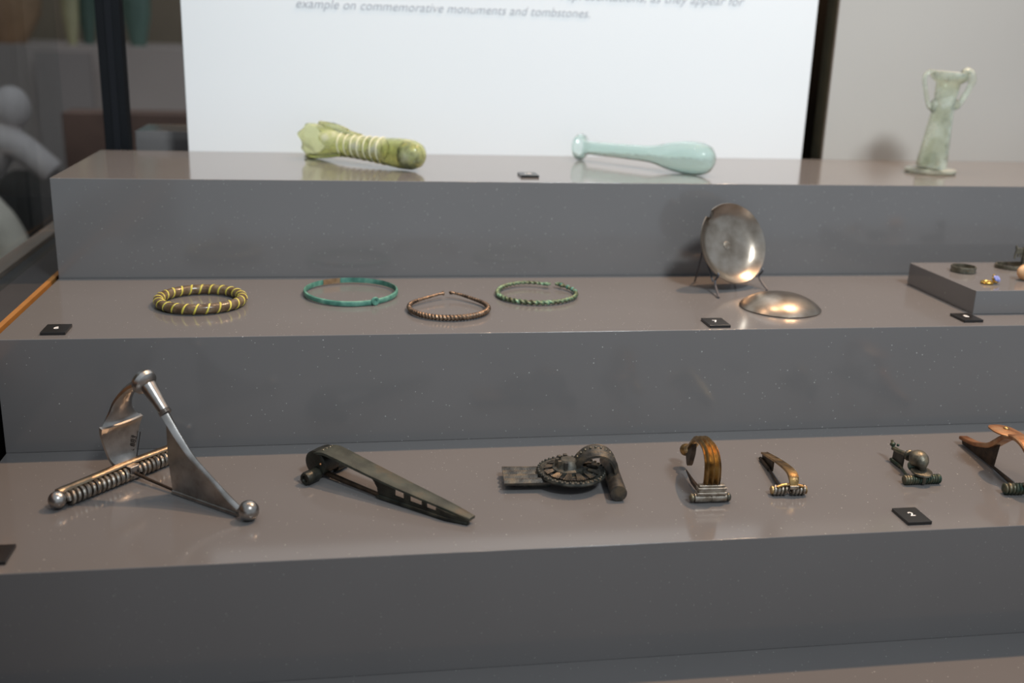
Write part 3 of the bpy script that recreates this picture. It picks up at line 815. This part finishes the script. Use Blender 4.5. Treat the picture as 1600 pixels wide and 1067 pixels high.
# ------------------------------------------------------------------ pewter dishes and stand
def dish_on_stand():
    az, tilt = radians(20), radians(22)
    nrm = Vector((sin(az) * cos(tilt), -cos(az) * cos(tilt), sin(tilt)))
    c = aty(1145.5, 380, 0.158)
    t = thing('pewter_dish', 'polished pewter dish with notched rim propped upright on a stand', 'dish', (c.x, c.y, Z2 + .005))
    lc = Vector((0, 0, c.z - Z2 - .005))
    # local disc frame
    right = Vector((cos(az), sin(az), 0)); up = nrm.cross(right).normalized()
    if up.z < 0: up = -up
    R = .0425
    prof = [(0, -.0100), (.0040, -.0100), (.0200, -.0098), (.0285, -.0088), (.0350, -.0058), (.0400, -.0012), (R, .0012), (R + .0004, .0004), (.0404, -.0034), (.0355, -.0078), (.0290, -.0108), (.0200, -.0118), (0, -.0120)]
    seg = 72; rings = []
    for i, (r, l) in enumerate(prof):
        ring = []
        for j in range(seg):
            a = 2 * pi * j / seg
            rr = r
            d = abs(((a - radians(127) + pi) % (2 * pi)) - pi)
            if r > .036 and d < radians(7): rr = .036 + (r - .036) * .12
            ring.append(lc + right * (rr * cos(a)) + up * (rr * sin(a)) + nrm * l)
        rings.append(ring)
    bm = bmesh.new(); loft_into(bm, rings); bmesh.ops.remove_doubles(bm, verts=bm.verts, dist=2e-5)
    finish('bowl', bm, 'pewter', t)
    lathe('centre_dot', [(0, 0), (.0042, 0), (.0044, .0005), (.0036, .0008), (0, .0008)], 'tin_bronze', t, lc + nrm * -.0101, nrm, 24)
    # the stand
    s = thing('dish_stand', 'grey bent metal stand holding the upright pewter dish', 'stand', (c.x, c.y, Z2))
    c0 = Vector((c.x, c.y, Z2))
    def strut(name, pts, w=.0012):
        tube(name, smooth_path([p - c0 for p in pts], 4), w, 'stand', s, 8)
    C3 = Vector(c)
    for sx, foot in ((-1, atz(1123, 465, Z2 + .001)), (1, atz(1199, 453, Z2 + .001))):
        rim = C3 + right * (sx * .0300) - up * .0330 + nrm * .0012
        cradle = C3 + right * (sx * .0300) - up * .0345 - nrm * .0060
        hook = rim + nrm * .0030 + up * .0030
        strut('front_leg', [hook, rim + nrm * .0030, cradle + nrm * .0030 - up * .004, foot], .0011)
        back = C3 + right * (sx * .0280) - up * .002 - nrm * .0160
        strut('back_rest', [cradle - up * .003, back], .0010)
        bf = Vector((back.x - nrm.x * -.012 - .002, back.y + .022, Z2 + .001))
        strut('rear_leg', [back, bf], .0010)
    return t
dish_on_stand()

def overturned_dish():
    t = thing('pewter_dish', 'shallow pewter dish lying overturned beside tag 7', 'dish', (0.7105, 0.0735, Z2))
    R = .0395
    outer = [(R, .0003), (R + .0003, .0012), (.0372, .0040), (.0320, .0078), (.0250, .0112), (.0170, .0135), (.0085, .0147), (0, .0150)]
    inner = [(0, .0134), (.0085, .0131), (.0170, .0119), (.0250, .0096), (.0318, .0062), (.0366, .0028), (R - .0012, .0003)]
    bm = bmesh.new()
    lathe_into(bm, [(max(r, 1e-5), l) for r, l in outer + inner], (0, 0, 0), (0, 0, 1), 64)
    bmesh.ops.remove_doubles(bm, verts=bm.verts, dist=2e-5)
    finish('bowl', bm, 'pewter', t, sharp=60)
    return t
overturned_dish()

# ------------------------------------------------------------------ finger rings on the small plinth
def band_ring():
    t = thing('finger_ring', 'plain grey bronze finger ring lying flat on the block', 'ring', (0.9340, 0.1225, ZR))
    r0, r1, h = .0113, .0130, .0064
    bm = bmesh.new()
    prof = [(r0, .0002), (r1 - .0004, .0002), (r1, .0012), (r1 - .0005, h * .5), (r1, h - .001), (r1 - .0004, h), (r0, h), (r0 - .0002, h * .5)]
    rings = []
    for i in range(40):
        a = 2 * pi * i / 40
        rings.append([Vector((p * cos(a), p * sin(a), z)) for p, z in prof])
    loft_into(bm, rings, closed=True)
    finish('hoop', bm, 'ring_bronze', t)
    return t
band_ring()

def key_ring():
    t = thing('key_ring', 'bronze finger ring with an upright toothed key plate', 'ring', (0.9985, 0.1390, ZR), radians(-12))
    rings = []
    for i in range(44):
        a = 2 * pi * i / 44
        w = .0042 + .0028 * max(0, cos(a)) ** 2
        prof = [(.0118, .0004), (.0136, .0004), (.0140, w * .5), (.0136, w), (.0118, w)]
        rings.append([Vector((p * cos(a) * 1.08, p * sin(a), z)) for p, z in prof])
    bm = bmesh.new(); loft_into(bm, rings, closed=True); finish('hoop', bm, 'ring_bronze', t)
    box('key_stem', .0120, .0155, -.0028, .0028, .0030, .0240, 'ring_bronze', t, .0008)
    box('key_plate', .0040, .0130, -.0010, .0010, .0160, .0225, 'ring_bronze', t, .0004)
    for x in (.0035, .0068, .0100):
        box('key_tooth', x, x + .0016, -.0011, .0011, .0105 if x < .004 else .0125, .0170, 'ring_bronze', t, .0002)
    box('key_tooth', .0035, .0051, -.0011, .0011, .0215, .0250, 'ring_bronze', t, .0002)
    return t
key_ring()

def gem_ring():
    p = atz(1546, 443, ZR)
    t = thing('gem_ring', 'tiny gold finger ring set with a blue stone', 'ring', (p.x, p.y, ZR), radians(5))
    tube('hoop', [Vector((-.0030 + .0052 * cos(2 * pi * k / 24), .0052 * sin(2 * pi * k / 24), .0014)) for k in range(24)], .0013, 'gold', t, 10, True)
    lathe('bezel', [(0, 0), (.0034, .0003), (.0042, .0018), (.0038, .0034), (0, .0034)], 'gold', t, (.0040, -.0010, .0030), (.3, -.6, .7), 16)
    lathe('blue_stone', [(.0040, 0), (.0042, .0010), (.0026, .0026), (0, .0030)], 'blue_gem', t, Vector((.0040, -.0010, .0030)) + Vector((.3, -.6, .7)).normalized() * .0030, (.3, -.6, .7), 8, sharp=15)
    ball('gold_bead', (.0048, .0010, .0078), .0014, 'gold', t, u=10, v=8)
    return t
gem_ring()
pg = atz(1602, 438, ZR)
o = ball('carved_gem', (0, 0, .0085), .0100, 'peach_gem', None, .0075, .0085)
bmp = o.data
o.location = (pg.x, pg.y, ZR); tag(o, 'smooth peach coloured stone gem on the ring block', 'gem')

# ------------------------------------------------------------------ glass vessels on the top step
def shell(outer, th):
    """outer profile from closed base to open mouth -> closed thin wall profile"""
    inner = []
    for i, (r, l) in enumerate(outer):
        if r < th * 1.2: continue
        inner.append((max(r - th, .0005), max(l, outer[0][1] + th * 1.1)))
    return outer + inner[::-1] + [(0.00001, outer[0][1] + th * 1.1)]

def olive_bottle():
    A = atz(656, 268.5, Z3); B = atz(492, 247.5, Z3)
    A.z = Z3; B.z = Z3
    d2 = (B - A).normalized(); L = (B - A).length + .010
    t = thing('glass_bottle', 'broken olive green glass bottle wound with cream threads lying down', 'glass bottle', A, atan2(d2.y, d2.x))
    ax = Vector((1, 0, .022)).normalized(); o = Vector((-.004, 0, .0172))
    k = L / .160
    prof = [(0, 0), (.0075, .0008), (.0130, .0050), (.0162, .0130), (.0168, .0260), (.0160, .0400), (.0148, .0520), (.0138, .0700), (.0132, .0900), (.0130, .1050), (.0142, .1170), (.0170, .1290), (.0198, .1420), (.0206, .1520), (.0200, .1590)]
    prof = [(r, l * k) for r, l in prof]
    def warp(r, l, a, i):
        if l > .140 * k: return r * (1 + .05 * sin(5 * a)), l + .004 * sin(3 * a + 1) + .003 * sin(7 * a)
        return r, l
    lathe('body', shell(prof, .0018), 'olive_glass', t, o, ax, 40, warp, sharp=60)
    def rad_at(l):
        for (r0, l0), (r1, l1) in zip(prof, prof[1:]):
            if l0 <= l <= l1: return r0 + (r1 - r0) * (l - l0) / (l1 - l0)
        return .013
    q = Vector((0, 0, 1)).rotation_difference(ax)
    n = 24 * 7; path = []
    for i in range(n + 1):
        l = (.050 + .066 * i / n) * k; a = 2 * pi * 7 * i / n; r = rad_at(l) + .0002
        path.append(o + q @ Vector((r * cos(a), r * sin(a), l)))
    tube('cream_thread', path, .00075, 'trail_glass', t, 6)
    # stump of the strap handle along the upper side
    hp = []
    for l, e in ((.148, .0008), (.138, .0022), (.128, .0036), (.116, .0042), (.106, .0028), (.096, .0010), (.086, -.0004)):
        r = rad_at(l * k) + e
        hp.append(o + q @ Vector((-r * .98, -r * .1, l * k)))
    tube('handle_stump', smooth_path(hp, 4), [.0030] * 8 + [.0036] * 9 + [.0026] * 8, 'olive_glass', t, 10)
    hp = []
    for l, e in ((.150, -.0004), (.140, .0006), (.128, .0016), (.116, .0006), (.106, -.0006)):
        r = rad_at(l * k) + e
        hp.append(o + q @ Vector((r * .75, r * .66, l * k)))
    tube('handle_stump', smooth_path(hp, 4), .0026, 'olive_glass', t, 10)
    # weathered crust inside the base
    lathe('weathered_crust', [(0, .0035), (.0070, .0050), (.0118, .0100), (.0138, .0180), (.0134, .0260), (.0095, .0290), (0, .0270)], 'iridescent', t, o + Vector((0, 0, -.0004)), ax, 24, None, 80)
    return t
olive_bottle()

def aqua_flask():
    A = atz(1076, 272.5, Z3); B = atz(905, 250, Z3)
    d2 = (B - A).normalized(); L = (B - A).length
    base = A - d2 * .030
    t = thing('glass_flask', 'pale aqua glass flask with long neck and flared lip lying down', 'glass flask', base, atan2(d2.y, d2.x))
    total = L + .030 + .002
    r0, rm = .0192, .0160
    o = Vector((0, 0, r0 + .0002)); ax = Vector((total, 0, rm - r0)).normalized()
    f = total
    prof = [(0, 0), (.0090, .0010), (.0150, .0055), (.0182, .0140), (.0192, .0250), (.0188, .0370), (.0172, .0500), (.0146, .0630), (.0118, .0740), (.0102, .0830), (.0096, .0930), (.0092, .1100), (.0086, .1350), (.0082, f - .0160), (.0086, f - .0110), (.0140, f - .0070), (.0160, f - .0045), (.0158, f - .0015), (.0125, f)]
    lathe('body', shell(prof, .0016), 'aqua_glass', t, o, ax, 44, None, 60)
    return t
aqua_flask()

def handled_bottle():
    t = thing('handled_bottle', 'pale green glass tube bottle with two handles standing on disc foot', 'glass bottle', (1.0050, 0.3330, Z3), 0)
    ax = Vector((.075, .01, 1)).normalized()
    lathe('foot', [(0, .0002), (.0285, .0002), (.0308, .0018), (.0305, .0042), (.0280, .0052), (.0190, .0058), (0, .0060)], 'pale_glass', t, (0, 0, 0), (0, 0, 1), 44)
    prof = [(0, .0060), (.0180, .0062), (.0186, .0120), (.0172, .0260), (.0156, .0450), (.0140, .0640), (.0128, .0780), (.0130, .0900), (.0140, .1010), (.0146, .1080), (.0200, .1115), (.0226, .1150), (.0222, .1205), (.0190, .1215)]
    lathe('tube_body', shell(prof, .0016), 'pale_glass', t, (0, 0, 0), ax, 40, None, 60)
    q = Vector((0, 0, 1)).rotation_difference(ax)
    def P(x, y, z): return q @ Vector((x, y, z))
    tube('handle', smooth_path([P(-.0205, -.002, .1190), P(-.0290, -.002, .1185), P(-.0335, -.002, .1120), P(-.0300, -.002, .1000), P(-.0250, -.002, .0880), P(-.0200, -.002, .0780), P(-.0130, -.002, .0760)], 5), .0026, 'pale_glass', t, 12)
    ball('handle_pad', P(-.0140, -.002, .0800), .0050, 'pale_glass', t, .0045, .0085)
    tube('handle', smooth_path([P(.0150, -.002, .1210), P(.0230, -.002, .1240), P(.0290, -.002, .1160), P(.0275, -.002, .1040), P(.0225, -.002, .0930), P(.0175, -.002, .0830), P(.0120, -.002, .0800)], 5), [.0040] * 6 + [.0050] * 7 + [.0036] * 9 + [.0034] * 9, 'pale_glass', t, 12)
    ball('handle_pad', P(.0150, -.002, .0840), .0046, 'pale_glass', t, .0042, .0060)
    ball('handle_knob', P(.0205, -.002, .1245), .0060, 'pale_glass', t, .0055, .0040)
    return t
handled_bottle()
